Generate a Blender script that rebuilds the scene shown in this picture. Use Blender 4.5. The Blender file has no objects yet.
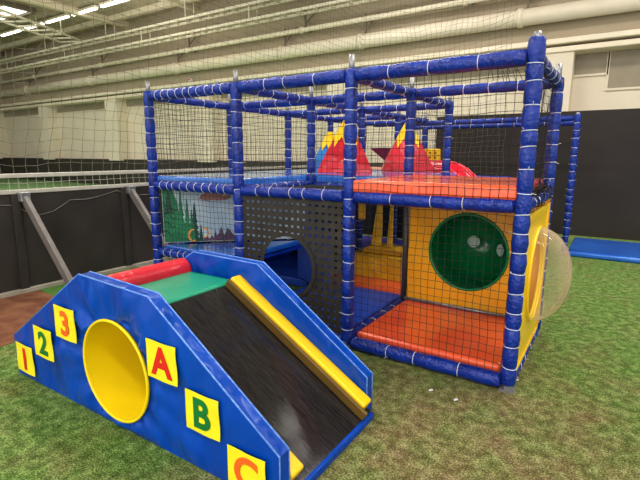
import bpy, math, random
from mathutils import Vector, Matrix, noise as mnoise
random.seed(7)
SC = bpy.context.scene
COL = SC.collection
PI = math.pi
V = Vector

# ------------------------------------------------------------------ helpers
def lin(c):
    def f(v):
        v /= 255.0
        return v/12.92 if v <= 0.04045 else ((v+0.055)/1.055)**2.4
    return (f(c[0]), f(c[1]), f(c[2]), 1.0)

class MB:
    def __init__(s): s.v = []; s.f = []
    def add(s, vs, fs):
        n = len(s.v); s.v += [tuple(v) for v in vs]; s.f += [tuple(i+n for i in f) for f in fs]; return s
    def box(s, x0, x1, y0, y1, z0, z1):
        vs = [(x, y, z) for x in (x0, x1) for y in (y0, y1) for z in (z0, z1)]
        return s.add(vs, [(0,1,3,2),(4,6,7,5),(0,4,5,1),(2,3,7,6),(0,2,6,4),(1,5,7,3)])
    def bar(s, p0, p1, w, h):
        p0 = V(p0); p1 = V(p1); d = (p1-p0).normalized()
        up = V((0,0,1)) if abs(d.z) < .95 else V((0,1,0))
        a = d.cross(up).normalized(); b = a.cross(d)
        vs = [p+a*i*w/2+b*j*h/2 for p in (p0, p1) for i, j in ((-1,-1),(1,-1),(1,1),(-1,1))]
        return s.add(vs, [(0,1,2,3),(7,6,5,4),(0,4,5,1),(1,5,6,2),(2,6,7,3),(3,7,4,0)])
    def tube(s, pts, r, n=8, cap=True):
        pts = [V(p) for p in pts]; R = r if isinstance(r, (list, tuple)) else [r]*len(pts)
        base = len(s.v); a = None
        for i, p in enumerate(pts):
            d = (pts[min(i+1, len(pts)-1)]-pts[max(i-1, 0)]).normalized()
            if a is None:
                up = V((0,0,1)) if abs(d.z) < .9 else V((1,0,0))
                a = d.cross(up).normalized()
            else:
                a = (a-d*a.dot(d)).normalized()
            b = d.cross(a)
            for k in range(n):
                t = 2*PI*k/n
                s.v.append(tuple(p+(a*math.cos(t)+b*math.sin(t))*R[i]))
        for i in range(len(pts)-1):
            for k in range(n):
                s.f.append((base+i*n+k, base+i*n+(k+1)%n, base+(i+1)*n+(k+1)%n, base+(i+1)*n+k))
        if cap:
            s.f.append(tuple(base+k for k in range(n))[::-1])
            s.f.append(tuple(base+(len(pts)-1)*n+k for k in range(n)))
        return s
    def prism(s, poly, axis, a0, a1):
        # poly: 2D points in the plane normal to axis ('y': x,z ; 'x': y,z ; 'z': x,y)
        def P(p, a):
            return {'y': (p[0], a, p[1]), 'x': (a, p[0], p[1]), 'z': (p[0], p[1], a)}[axis]
        n = len(poly)
        vs = [P(p, a0) for p in poly]+[P(p, a1) for p in poly]
        fs = [tuple(range(n)), tuple(range(2*n-1, n-1, -1))]
        fs += [(i, i+n, (i+1) % n+n, (i+1) % n) for i in range(n)]
        return s.add(vs, fs)
    def build(s, name, m, parent=None, smooth=False, bevel=0, seg=2, subd=0):
        me = bpy.data.meshes.new(name); me.from_pydata(s.v, [], s.f); me.update()
        import bmesh
        bm = bmesh.new(); bm.from_mesh(me); bmesh.ops.recalc_face_normals(bm, faces=bm.faces); bm.to_mesh(me); bm.free()
        o = bpy.data.objects.new(name, me); COL.objects.link(o)
        me.materials.append(m)
        if parent: o.parent = parent
        if smooth:
            for p in me.polygons: p.use_smooth = True
        if bevel:
            b = o.modifiers.new('b', 'BEVEL'); b.width = bevel; b.segments = seg; b.limit_method = 'ANGLE'; b.angle_limit = math.radians(35)
            for p in me.polygons: p.use_smooth = True
            try:
                b.harden_normals = True
            except Exception: pass
        if subd:
            u = o.modifiers.new('s', 'SUBSURF'); u.levels = subd; u.render_levels = subd
        return o

def tag(o, label=None, cat=None, group=None, kind=None):
    if label: o['label'] = label
    if cat: o['category'] = cat
    if group: o['group'] = group
    if kind: o['kind'] = kind
    return o
def empty(name, loc, label, cat, group=None):
    o = bpy.data.objects.new(name, None); COL.objects.link(o); o.location = loc; o.empty_display_size = .1
    return tag(o, label, cat, group)
def under(o, parent):
    "parent o keeping the world coordinates its mesh was written in"
    o.parent = parent; o.matrix_parent_inverse = Matrix.Translation(parent.location).inverted(); return o

# ------------------------------------------------------------------ materials
def mat(name, c, rough=.5, c2=None, nscale=3.0, detail=4, bump=0, bscale=20, bdist=.01, metal=0, spec=.5, coat=0,
        stretch=None, contrast=(.35,.65), emit=None, estr=0, bdetail=4):
    m = bpy.data.materials.new(name); m.use_nodes = True
    nt = m.node_tree; N = nt.nodes; L = nt.links; b = N['Principled BSDF']
    b.inputs['Base Color'].default_value = lin(c); b.inputs['Roughness'].default_value = rough
    b.inputs['Metallic'].default_value = metal; b.inputs['Specular IOR Level'].default_value = spec
    b.inputs['Coat Weight'].default_value = coat; b.inputs['Coat Roughness'].default_value = .15
    tc = N.new('ShaderNodeTexCoord'); mp = N.new('ShaderNodeMapping'); L.new(tc.outputs['Object'], mp.inputs[0])
    if stretch: mp.inputs['Scale'].default_value = stretch
    if c2:
        n = N.new('ShaderNodeTexNoise'); n.inputs['Scale'].default_value = nscale; n.inputs['Detail'].default_value = detail
        L.new(mp.outputs[0], n.inputs['Vector'])
        r = N.new('ShaderNodeValToRGB'); r.color_ramp.elements[0].position = contrast[0]; r.color_ramp.elements[1].position = contrast[1]
        r.color_ramp.elements[0].color = lin(c); r.color_ramp.elements[1].color = lin(c2)
        L.new(n.outputs['Fac'], r.inputs[0]); L.new(r.outputs[0], b.inputs['Base Color'])
    if bump:
        n = N.new('ShaderNodeTexNoise'); n.inputs['Scale'].default_value = bscale; n.inputs['Detail'].default_value = bdetail
        L.new(mp.outputs[0], n.inputs['Vector'])
        u = N.new('ShaderNodeBump'); u.inputs['Strength'].default_value = bump; u.inputs['Distance'].default_value = bdist
        L.new(n.outputs['Fac'], u.inputs['Height']); L.new(u.outputs[0], b.inputs['Normal'])
    if emit:
        b.inputs['Emission Color'].default_value = lin(emit); b.inputs['Emission Strength'].default_value = estr
    return m

BLUE = mat('blue_vinyl', (6,48,165), .32, c2=(12,64,190), nscale=9, bump=.9, bscale=38, bdist=.008)
BLUED = mat('blue_vinyl_frame', (2,38,134), .22, c2=(6,54,160), nscale=14, bump=1, bscale=45, bdist=.012)
SLBLUE = mat('slide_blue_vinyl', (0,66,164), .3, c2=(0,76,180), nscale=3, bump=.9, bscale=6, bdist=.08, bdetail=1.5, stretch=(1,1,.45), spec=.3)
MATBLUE = mat('mat_blue', (20,98,205), .25, c2=(34,116,220), nscale=3, coat=.8, bump=.4, bscale=6, bdist=.02)
DECKB = mat('deck_blue', (40,110,205), .22, c2=(70,130,215), nscale=3, bump=.3, bscale=6, bdist=.02, coat=1)
DMATBLUE = mat('mat_navy', (26,68,180), .38, c2=(44,92,205), nscale=3, bump=.4, bscale=6, bdist=.02)
ORANGE = mat('orange_vinyl', (250,106,62), .24, c2=(244,94,54), nscale=3, coat=.6, bump=.5, bscale=5, bdist=.02, bdetail=2)
YPAN = mat('ochre_panel', (252,176,24), .35, c2=(255,188,40), nscale=2)
YBUB = mat('yellow_plastic', (244,206,30), .3, c2=(250,214,52), nscale=2)
YSL = mat('yellow_vinyl', (250,208,10), .4, c2=(244,198,10), nscale=3, bump=.2, bscale=9, bdist=.01)
YPAD = mat('gold_vinyl', (242,194,44), .32, c2=(226,172,34), nscale=5, bump=.9, bscale=8, bdist=.04, bdetail=3)
YTUN = mat('tunnel_yellow', (250,222,14), .45, c2=(242,212,10), nscale=3)
YCARD = mat('card_yellow', (246,234,40), .5, c2=(240,226,34), nscale=8)
RED = mat('red_vinyl', (214,44,58), .28, c2=(198,34,50), nscale=4, bump=.6, bscale=8, bdist=.025, bdetail=2)
LRED = mat('letter_red', (222,38,24), .5, c2=(214,32,22))
LGRN = mat('letter_green', (10,124,56), .5, c2=(8,116,52))
LORG = mat('letter_orange', (238,110,34), .5, c2=(232,102,30))
MAROON = mat('maroon_vinyl', (140,24,44), .4, c2=(124,20,38))
GREENP = mat('green_plastic', (0,130,74), .2, c2=(6,136,76), nscale=3, bump=.25, bscale=4, bdist=.05, spec=.6)
TEAL = mat('teal_vinyl', (20,148,112), .32, c2=(34,160,124), nscale=5, bump=.35, bscale=10, bdist=.01)
SLBLACK = mat('slide_black', (30,28,28), .13, c2=(50,47,46), nscale=26, detail=6, stretch=(.35,5,.35), bump=.1, bscale=60, bdist=.002)
STRAP = mat('black_webbing', (44,41,36), .75, c2=(54,50,45), nscale=8)
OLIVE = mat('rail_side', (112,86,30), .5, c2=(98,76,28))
NET = mat('net_black', (24,24,30), .8)
NETG = mat('net_grey', (118,110,94), .8)
WHITE = mat('tie_white', (225,228,235), .5)
STEEL = mat('steel_tube', (168,170,172), .35, c2=(140,142,145), metal=.6, nscale=20)
BOARD = mat('board_black', (48,43,40), .6, c2=(58,52,48), nscale=2.5, bump=.15, bscale=12)
PARTN = mat('partition_black', (46,40,37), .8, c2=(54,47,44), nscale=1.5, bump=.1, bscale=30)
GREYST = mat('brace_grey', (128,122,118), .5, c2=(112,106,102), nscale=6)
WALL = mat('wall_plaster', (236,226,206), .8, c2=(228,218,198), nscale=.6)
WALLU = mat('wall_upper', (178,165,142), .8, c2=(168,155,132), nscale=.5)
CEIL = mat('ceiling_metal', (182,168,144), .75, c2=(160,147,126), nscale=.8, stretch=(1,6,1))
RIB = mat('ceiling_rib', (222,210,186), .7, c2=(210,198,174))
PIPE = mat('pipe_white', (244,234,212), .45, c2=(236,226,204), nscale=2)
TRAY = mat('tray_white', (240,232,212), .5, c2=(230,222,202))
DARKM2 = mat('pole_grey', (92,86,84), .4, metal=.3)
DARKM = mat('dark_metal', (112,101,84), .6)
GLASSW = mat('window_shade', (160,150,128), .5, c2=(152,142,122))
LIGHTM = mat('tube_light', (255,255,250), .4, emit=(255,252,240), estr=2.6)
SKYL = mat('skylight_pane', (250,246,236), .4, emit=(250,248,242), estr=1.6)
SKYO = mat('skylight_reveal', (200,150,100), .6)
BLACKB = mat('kick_black', (52,49,45), .7, c2=(60,56,50))
RAIL = mat('rail_white', (200,196,186), .5, c2=(186,182,172), nscale=8)
SKYP = mat('paint_sky', (140,180,198), .5, c2=(196,214,218), nscale=3)
PGR = mat('paint_green', (16,112,72), .5, c2=(30,132,86), nscale=14, detail=5)
PDK = mat('paint_dark_green', (10,60,50), .5, c2=(16,76,60), nscale=10)
PCL = mat('paint_cloud', (176,126,108), .5, c2=(160,112,100))
PMO = mat('paint_orange', (240,160,60), .5)
PRO = mat('paint_mauve', (112,88,110), .5, c2=(80,60,84), nscale=30)
BROWN = mat('floor_brown', (112,66,42), .8, c2=(140,96,66), nscale=6, detail=6, bump=.3, bscale=50, contrast=(.4,.7))
KERB = mat('kerb_grey', (160,154,140), .7, c2=(176,170,156), nscale=5)

# clear bubble: thin plastic shell
def clear(name, tint, fac0=.10, fac1=.75, pw=2.2):
    m = bpy.data.materials.new(name); m.use_nodes = True; nt = m.node_tree; N = nt.nodes; L = nt.links
    N.remove(N['Principled BSDF']); out = N['Material Output']
    tr = N.new('ShaderNodeBsdfTransparent'); tr.inputs[0].default_value = (.96,.95,.93,1)
    df = N.new('ShaderNodeBsdfPrincipled'); df.inputs['Base Color'].default_value = lin(tint); df.inputs['Roughness'].default_value = .06
    lw = N.new('ShaderNodeLayerWeight'); lw.inputs[0].default_value = .5
    p = N.new('ShaderNodeMath'); p.operation = 'POWER'; p.inputs[1].default_value = pw; L.new(lw.outputs['Facing'], p.inputs[0])
    mr = N.new('ShaderNodeMapRange'); mr.inputs['To Min'].default_value = fac0; mr.inputs['To Max'].default_value = fac1
    L.new(p.outputs[0], mr.inputs['Value'])
    mx = N.new('ShaderNodeMixShader'); L.new(mr.outputs[0], mx.inputs[0]); L.new(tr.outputs[0], mx.inputs[1]); L.new(df.outputs[0], mx.inputs[2])
    L.new(mx.outputs[0], out.inputs[0]); return m
BUBBLE = clear('clear_bubble', (236,214,184), .09, .8, 2.2)
PORT = clear('porthole_plastic', (190,200,205), .25, .5)

# turf
def turf():
    m = bpy.data.materials.new('turf'); m.use_nodes = True; nt = m.node_tree; N = nt.nodes; L = nt.links; b = N['Principled BSDF']
    b.inputs['Roughness'].default_value = .85; b.inputs['Specular IOR Level'].default_value = .2
    g = N.new('ShaderNodeNewGeometry'); sep = N.new('ShaderNodeSeparateXYZ'); L.new(g.outputs['Position'], sep.inputs[0])
    def noise(s, d=4, vec=None, rough=.6):
        n = N.new('ShaderNodeTexNoise'); n.inputs['Scale'].default_value = s; n.inputs['Detail'].default_value = d; n.inputs['Roughness'].default_value = rough
        L.new(vec or g.outputs['Position'], n.inputs['Vector']); return n.outputs['Fac']
    def math_(op, a, b_):
        n = N.new('ShaderNodeMath'); n.operation = op
        for i, x in enumerate((a, b_)):
            if x is None: continue
            if isinstance(x, (int, float)): n.inputs[i].default_value = x
            else: L.new(x, n.inputs[i])
        return n.outputs[0]
    def ramp(x, stops):
        r = N.new('ShaderNodeValToRGB'); e = r.color_ramp.elements
        e[0].position = stops[0][0]; e[0].color = lin(stops[0][1]); e[1].position = stops[-1][0]; e[1].color = lin(stops[-1][1])
        for p, c in stops[1:-1]:
            q = e.new(p); q.color = lin(c)
        L.new(x, r.inputs[0]); return r.outputs[0]
    fine = noise(75, 3, rough=.75)
    med = noise(16, 5, rough=.7)
    fine = math_('ADD', math_('MULTIPLY', noise(110, 3, rough=.8), .62), math_('MULTIPLY', med, .38))
    green = ramp(fine, [(.39,(44,66,22)),(.5,(92,126,52)),(.60,(166,194,116))])
    worn = ramp(fine, [(.39,(70,54,34)),(.5,(124,106,70)),(.60,(184,174,132))])
    # worn = a band in front of the frame and around the slide, in patches
    u = math_('ADD', math_('ABSOLUTE', math_('ADD', sep.outputs['X'], .2), None), math_('ABSOLUTE', math_('ADD', sep.outputs['Y'], .7), None))   # grows to right/back
    base = N.new('ShaderNodeMapRange'); base.inputs['From Min'].default_value = .1; base.inputs['From Max'].default_value = 2.6
    base.inputs['To Min'].default_value = .855; base.inputs['To Max'].default_value = .08; L.new(u, base.inputs['Value'])
    patch = noise(3.2, 5, rough=.65)
    f = math_('ADD', base.outputs[0], math_('MULTIPLY', math_('SUBTRACT', patch, .5), 2.2))
    cl = N.new('ShaderNodeClamp'); L.new(f, cl.inputs[0])
    mx = N.new('ShaderNodeMix'); mx.data_type = 'RGBA'; L.new(cl.outputs[0], mx.inputs['Factor']); L.new(green, mx.inputs['A']); L.new(worn, mx.inputs['B'])
    L.new(mx.outputs['Result'], b.inputs['Base Color'])
    bp = N.new('ShaderNodeBump'); bp.inputs['Strength'].default_value = .9; bp.inputs['Distance'].default_value = .02
    L.new(fine, bp.inputs['Height']); L.new(bp.outputs[0], b.inputs['Normal'])
    return m
TURF = turf()
FIELD = mat('field_turf', (110,150,92), .8, c2=(128,166,108), nscale=1.2)
STRIPG = mat('turf_strip', (66,112,40), .85, c2=(96,142,60), nscale=60, detail=3, bump=.8, bscale=70, bdist=.02)

# ------------------------------------------------------------------ hall shell
def struct(name, mb, m, **k):
    o = mb.build(name, m, **k); o['kind'] = 'structure'; return o
struct('floor', MB().box(-4.9,9,-9,10.6,-.1,0), TURF)
struct('floor', MB().box(-40,-4.98,-9,10.6,-.1,-.001), FIELD)
struct('floor', MB().prism([(-4.86,-3),(-3.3,-3),(-3.55,-1.0),(-4.43,-.62),(-4.5,-.57),(-4.86,-.57)], 'z', 0, .004), BROWN)
struct('floor', MB().prism([(-4.86,-.56),(-4.48,-.58),(-4.3,.1),(-4.5,.7),(-4.86,.72)], 'z', 0, .008), STRIPG)
struct('floor', MB().box(-4.86,-3.6,.72,3.5,0,.004), KERB)
WY = 10.6
def wz(z): return 1.5+(z-1.5)*1.365
def wx(x): return .459+(x-.459)*1.365
w = struct('wall_back', MB().box(-40,9,WY+.3,WY+.5,1.2,7.2), WALL)
struct('wall_back', MB().box(-40,9,WY-.06,WY+.5,0,1.26), BLACKB)
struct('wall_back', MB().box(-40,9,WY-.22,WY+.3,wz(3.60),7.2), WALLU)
struct('trim_1', MB().box(-40,9,WY-.36,WY+.3,wz(3.50),wz(3.60)), PIPE, bevel=.03)
struct('trim_2', MB().box(-40,9,WY-.30,WY+.3,wz(3.36),wz(3.46)), PIPE, bevel=.03)
NW = [0]
for i, c in enumerate([-23.6,-19.05,-14.5,-9.95,-5.35,-.75,3.85]):
    X = wx(c)
    struct('trim_%d' % (3+i), MB().box(X-.45,X+.45,WY-.25,WY+.3,1.2,wz(3.36)), WALL)
    # window strip between pillars, recess shade put into its dark beige
    wins = [(X+.45, X+1.15, 3.0), (X+1.22, X+5.6, 2.72)] if c > -1 else [(X+.5, X+5.75, 3.12)]
    for x0, x1, lo in wins:
        z0, z1 = wz(lo), wz(3.37); NW[0] += 1
        p = struct('window_%d' % NW[0], MB().box(x0,x1,WY+.27,WY+.295,z0,z1), GLASSW)
        MB().box(x0-.05,x0,WY+.25,WY+.3,z0,z1).box(x1,x1+.05,WY+.25,WY+.3,z0,z1).box(x0-.05,x1+.05,WY+.25,WY+.3,z0-.05,z0).build('window_frame', WALL, p)
# thin shadow joint panels right of the near pillar
struct('ceiling', MB().box(-40,9,-9,WY+.2,7.2,7.4), CEIL)
rb = [(-30.,0),(-18.3,1),(-13.9,1),(-9.6,0)]
for i, (x, k) in enumerate(rb):
    struct('trim_%d' % (20+i), MB().box(x-.12,x+.12,-9,WY,6.95,7.2), RIB if k else DARKM)
for i, y in enumerate((3.2,9.5)):
    struct('trim_%d' % (30+i), MB().box(-40,9,y-.1,y+.1,7.0,7.2), RIB)
# black partition on the right
pt = MB().box(-2.95,9,6.97,7.03,0,2.33)
struct('wall_partition', pt, PARTN)

struct('wall_left', MB().box(-35.2,-35,-9,WY,0,7.2), WALL)
struct('wall_left', MB().box(-35.0,-34.95,-9,WY-.1,0,1.26), BLACKB)
# pipes on the wall
def bracketed(name, y, z, r, label, cat, xs, m, clampw=.05, wedge=False):
    o = empty(name, (0, y, z), label, cat)
    t = MB().tube([(-34.9,y,z),(9,y,z)], r, 20); under(t.build('pipe_run', m, smooth=True), o)
    for x in xs:
        b = MB().tube([(x-clampw,y,z),(x+clampw,y,z)], r+.03, 20)
        under(b.build('pipe_joint', m, smooth=True), o)
        h = MB().bar((x+.15,y,z+r),(x+.15,y,z+r+.55),.05,.05).bar((x+.15,y,z-.0),(x+.15,WY-.24,z+.0),.05,.05).bar((x+.15,y,z+r+.1),(x+.5,WY-.27,z+r+.6),.04,.04)
        under(h.build('bracket', DARKM), o)
    return o
bracketed('ventilation_pipe', 10.15, 4.93, .2, 'thick cream pipe running along the back wall under the thinner pipe', 'pipe',
          [-27,-21,-15,-9.6,-6.55,-2,4], PIPE, .06)
bracketed('service_pipe', 10.05, 5.52, .075, 'thin cream pipe running along the back wall above the thick pipe', 'pipe',
          [-26,-20,-14.2,-8.7,-3.4,2], PIPE, .05)
sen = MB().box(-14.35,-14.2,WY-.42,WY-.3,wz(3.6),wz(3.6)+.12)
tag(sen.build('wall_sensor', WHITE, bevel=.02), 'tiny white and red sensor box on the wall ledge above the climbing frame', 'sensor')
MB().box(-14.33,-14.22,WY-.43,WY-.419,wz(3.6)+.05,wz(3.6)+.1).build('sensor_light', LRED, bpy.data.objects['wall_sensor'])

# cable trays
def tray(p0, p1, w, label, top, hang=5.5):
    p0 = V(p0); p1 = V(p1); o = empty('cable_tray', (p0+p1)/2, label, 'cable tray')
    d = (p1-p0); Ln = d.length; d.normalize(); s = V((-d.y, d.x, 0))
    for sg in (-1, 1):
        under(MB().bar(p0+s*sg*w/2, p1+s*sg*w/2, .05, .08).build('side_rail', TRAY), o)
    n = int(Ln/.6)
    for i in range(n+1):
        q = p0+d*(Ln*i/n); under(MB().bar(q-s*w/2, q+s*w/2, .08, .05).build('rung', TRAY), o)
    n = int(Ln/hang)
    for i in range(n+1):
        q = p0+d*(Ln*(i+.3)/(n+.6)); 
        for sg in (-1,1): under(MB().bar(q+s*sg*w/2, V((q.x+s.x*sg*w/2, q.y+s.y*sg*w/2, top)), .03, .03).build('hanger', TRAY), o)
    return o
tray((-34.8,9.6,6.42),(-7,9.6,6.42),.42,'upper of two white cable trays hung parallel to the back wall',7.18)
tray((-34.8,9.6,5.93),(-3,9.6,5.93),.42,'lower of two white cable trays hung parallel to the back wall',6.34)
tray((-17.6,2.4,6.5),(-20.9,9.3,6.5),1.1,'short white cable tray branching across the ceiling beside the skylight',7.18)

# ceiling lights and skylight
for i, (a, b) in enumerate([(-24.9,-23.1),(-22.85,-21.05),(-20.8,-19.05),(-18.77,-17.05),(-16.76,-15.05)]):
    nm = ['leftmost strip light in the ceiling row, cut by the picture edge','strip light half hidden behind the branching cable tray',
          'middle strip light of the ceiling row, right of the cable tray','second strip light from the right end of the ceiling row',
          'rightmost strip light in the ceiling row'][i]
    o = empty('strip_light', ((a+b)/2, 8.2, 7.0), 'white '+nm, 'ceiling light', 'row of strip lights under the ceiling')
    under(MB().box(a,b,8.11,8.29,7.06,7.14).build('housing', TRAY), o)
    under(MB().box(a+.02,b-.02,8.14,8.26,7.0,7.06).build('diffuser', LIGHTM, bevel=.02), o)
    under(MB().bar((a+.3,8.2,7.14),(a+.3,8.2,7.2),.03,.03).bar((b-.3,8.2,7.14),(b-.3,8.2,7.2),.03,.03).build('hanger', TRAY), o)
sk = struct('window_20', MB().box(-24.6,-19.7,3.5,7.1,7.1,7.19), SKYL)
MB().box(-24.7,-19.6,7.1,7.22,7.0,7.19).box(-19.7,-19.6,3.4,7.1,7.0,7.19).box(-24.7,-24.6,3.4,7.1,7.0,7.19).box(-24.7,-19.6,3.4,3.5,7.0,7.19).build('window_frame', DARKM, sk)
MB().box(-21.7,-21.3,3.5,7.1,7.05,7.09).box(-24.6,-19.7,6.1,6.16,7.05,7.09).build('window_bar', SKYO, sk)

# ------------------------------------------------------------------ nets
def net(O, U, W_, nu, nv, r, wob=.01, sag=0, seed=0, mb=None, skip=None):
    O = V(O); U = V(U); W_ = V(W_); Nn = U.cross(W_).normalized()
    mb = mb or MB()
    P = [[None]*(nv+1) for _ in range(nu+1)]
    for i in range(nu+1):
        for j in range(nv+1):
            a, b = i/nu, j/nv
            q = O+U*a+W_*b
            e = min(1, 6*a, 6*(1-a), 6*b, 6*(1-b))
            k = V((i*.23+seed*7.1, j*.23, seed*3.3))
            n = mnoise.noise_vector(k); n2 = mnoise.noise_vector(k*4)
            q = q+U.normalized()*(n.x*wob*1.3+n2.x*wob*.35)+W_.normalized()*(n.y*wob*1.3+n2.y*wob*.35-sag*4*a*(1-a)*b)+Nn*n.z*wob*2*e
            P[i][j] = q
    def strand(line):
        mb.tube(line, r, 3, cap=False)
    for i in range(nu+1): strand(P[i])
    for j in range(nv+1): strand([P[i][j] for i in range(nu+1)])
    return mb

o = net((-4.9,-3.5,1.28),(0,10.4,0),(0,.6,5.6),84,46,.0026,.05,seed=1).build('divider_net', NETG)
tag(o, 'large grey divider net hanging above the black rink boards at left', 'net')
o = net((-4.8,6.85,0.3),(3.3,0,0),(0,0,6.8),30,62,.003,.05,.25,seed=2).build('divider_net', NETG)
tag(o, 'fine grey net hanging in front of the back wall behind the climbing frame', 'net')
o = MB().tube([(-2.6+.2*math.sin(t*3)-t*.0, 6.9, 7.1-t*1.0) for t in [i*.25 for i in range(5)]], .02, 5)

# ------------------------------------------------------------------ rink boards
rk = empty('rink_board_fence', (-4.9,0,0), 'dark rink board fence with white rails and slanting grey braces at left', 'fence')
ys = [-3.22,-1.95,-.68,.6,1.87,3.14,4.41,5.68,6.9]
for a, b in zip(ys[:-1], ys[1:]):
    under(MB().box(-4.93,-4.89,a+.03,b-.03,.05,1.08).build('board_panel', BOARD, bevel=.004), rk)
for y in ys:
    under(MB().box(-4.95,-4.85,y-.04,y+.04,0,1.08).build('fence_post', BOARD, bevel=.005), rk)
    if y < 3:
        yb = y+.07
        under(MB().bar((-4.84,yb,1.06),(-3.88,yb,.01),.05,.09).build('diagonal_brace', GREYST, bevel=.005), rk)
        under(MB().box(-4.88,-4.78,yb-.05,yb+.05,1.0,1.1).build('brace_bracket', STEEL, bevel=.01), rk)
for z in (1.105,1.275):
    under(MB().box(-4.945,-4.875,-3.3,6.9,z-.025,z+.02).build('top_rail', RAIL, bevel=.008), rk)
under(MB().box(-4.96,-4.84,-3.3,6.9,0,.05).build('base_rail', KERB, bevel=.008), rk)
n = net((-4.91,-3.3,1.12),(0,10.2,0),(0,0,.14),110,2,.003,.008,seed=4)
under(n.build('rail_net', RAIL), rk)
# loose cable sagging along the boards
under(MB().tube([(-4.87, -1.3+i*.2, .98+.04*math.sin(i*.9)+.03*math.sin(i*2.3)-(0.14*math.exp(-((i-4)**2)/1.0))) for i in range(14)], .005, 5).build('loose_cable', GREYST, smooth=True), rk)

# ------------------------------------------------------------------ play structure
PX = [-3.466,-2.31,-1.2,0.0]
D = 1.133; ZD = 1.20; ZT = 2.06
ps = empty('play_structure', (0,0,0), 'blue padded climbing frame with netting, panels and two levels on turf', 'climbing frame')
TIES = {'n': 0, 'rest': MB()}
def padded(p0, p1, r, sp, name='padded_post', stub=0, ties=True, m=BLUED, jit=.25):
    p0 = V(p0); p1 = V(p1); d = p1-p0; Ln = d.length; d.normalize()
    n = max(1, round(Ln/sp)); cuts = [0]
    for i in range(1, n): cuts.append((i+random.uniform(-jit, jit)*.6)*Ln/n)
    cuts.append(Ln)
    pts = []; rr = []
    for a, b in zip(cuts[:-1], cuts[1:]):
        w = min(.25*(b-a), .014)
        for t, k in ((a, .84), (a+w, .98), ((a+b)/2, 1.05), (b-w, .98)):
            off = V((random.uniform(-1,1), random.uniform(-1,1), random.uniform(-1,1)))*r*.035
            pts.append(p0+d*t+off); rr.append(r*k*random.uniform(.98,1.02))
    pts.append(p1); rr.append(r*.88)
    o = MB().tube(pts, rr, 14).build(name, m, smooth=True); under(o, ps)
    if ties:
        own = []
        front = p0.y < .3 and p1.y < .3 and TIES['n'] < 100 and max(p0.x,p1.x) > -1.5
        def tgt(q):
            if front and TIES['n'] < 100:
                TIES['n'] += 1; own.append(MB()); return own[-1]
            return TIES['rest']
        side = d.cross(V((.3,.5,.8))).normalized(); s2 = d.cross(side)
        for c in cuts[1:-1]:
            q = p0+d*c
            tilt = random.uniform(-.12,.12)
            ring = []
            for k in range(15):
                t = 2*PI*k/14
                ring.append(q+(side*math.cos(t)+s2*math.sin(t))*r*.92+d*tilt*r*math.cos(t))
            tb = tgt(q)
            tb.tube(ring, .0029, 4, cap=False)
            a = random.uniform(0, 6.28); v = (side*math.cos(a)+s2*math.sin(a))
            tb.tube([q+v*r*.93, q+v*(r+.02)+d*random.uniform(-.02,.02)], .0018, 4)
        for tb in own:
            tb.build('cable_tie', WHITE, smooth=True).parent = o
    if stub:
        s_ = MB().tube([p1-d*.02, p1+d*stub], .021, 12).build('steel_stub', STEEL, smooth=True)
        s_.parent = o
    return o
R = .0475
def post(x, y, z1=2.11, z0=.04, stub=.10):
    o = padded((x,y,z0),(x,y,z1), R if y < .5 else .044, .125, stub=stub)
    f = MB().tube([(x,y,0),(x,y,.05)], .03, 12).box(x-.045,x+.045,y-.045,y+.045,0,.012).build('foot_fitting', STEEL, smooth=False); f.parent = o
    return o
posts = [(PX[i], 0) for i in range(4)]+[(PX[i], D) for i in range(4)]+[(PX[i], 2*D) for i in range(3)]+[(PX[i],3*D) for i in range(2)]+[(PX[i],4*D) for i in range(2)]
for x, y in posts:
    if (x, y) == (PX[2], D):
        padded((x,y,ZD+.02),(x,y,2.1), .046, .125, stub=.1)
        under(MB().tube([(x,y,0),(x,y,ZD+.03)], .028, 14).build('bare_pole', DARKM2, smooth=True), ps)
        continue
    post(x, y, 2.165 if (x, y) == (0.0, 0) else 2.1, stub=.03 if (x, y) == (0.0, 0) else .1)
post(-.12, 4.95, 2.12, stub=.02)
padded((-.19,6.15,.09),(-.19,6.15,2.08), .044, .125)
PB = dict(name='padded_beam')
def beam(a, b, r=.044, sp=.2, **k): return padded(a, b, r, sp, name='padded_beam', **k)
under(MB().tube([(PX[2]+.05,D-.1,.145),(-.05,D-.1,.145)], .016, 10).build('mat_edge_pipe', STEEL, smooth=True), ps)
under(MB().tube([(PX[2]+.02,-.085,.045),(PX[2]-.045,-.085,.045)], .038, 14).tube([(PX[2],-.06,.045),(PX[2],-.1,.045)], .03, 12).build('pipe_fitting', STEEL, smooth=False), ps)
G = .045
def xb(i, y, z, r=.044, sp=.2): 
    return beam((PX[i]+G,y,z),(PX[i+1]-G,y,z), r, sp)
def yb(x, y0, y1, z, r=.04, sp=.2): return beam((x,y0+G,z),(x,y1-G,z), r, sp)
for i in range(3):
    xb(i, 0, ZT, .047, .1 if i == 0 else .25)
    xb(i, 0, ZD, .047, .1 if i == 0 else (.16 if i == 1 else .27))
xb(0, 0, .52, .045, .1)
xb(1, 0, .06, .045, .25); xb(2, 0, .055, .05, .3)
for i in range(3):
    xb(i, D, ZT, .042, .22)
    xb(i, D, ZD-.02, .04, .22)
for i in range(2):
    xb(i, 2*D, ZT, .04, .22)
    xb(i, 2*D, ZD, .04, .22)
    if i == 0: xb(i, 3*D, ZT, .04, .22); xb(i, 3*D, ZD, .04, .22)
for i, x in enumerate(PX):
    yb(x, 0, D, ZT); yb(x, 0, D, ZD)
    if i < 3: yb(x, D, 2*D, ZT); yb(x, D, 2*D, ZD)
    if i < 2: yb(x, 2*D, 3*D, ZT); yb(x, 2*D, 3*D, ZD); yb(x, 3*D, 4*D, ZT)
yb(0, 0, D, .06, .04); yb(PX[2], 0, D, .07, .045); yb(PX[0], 0, D, .52)
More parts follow.
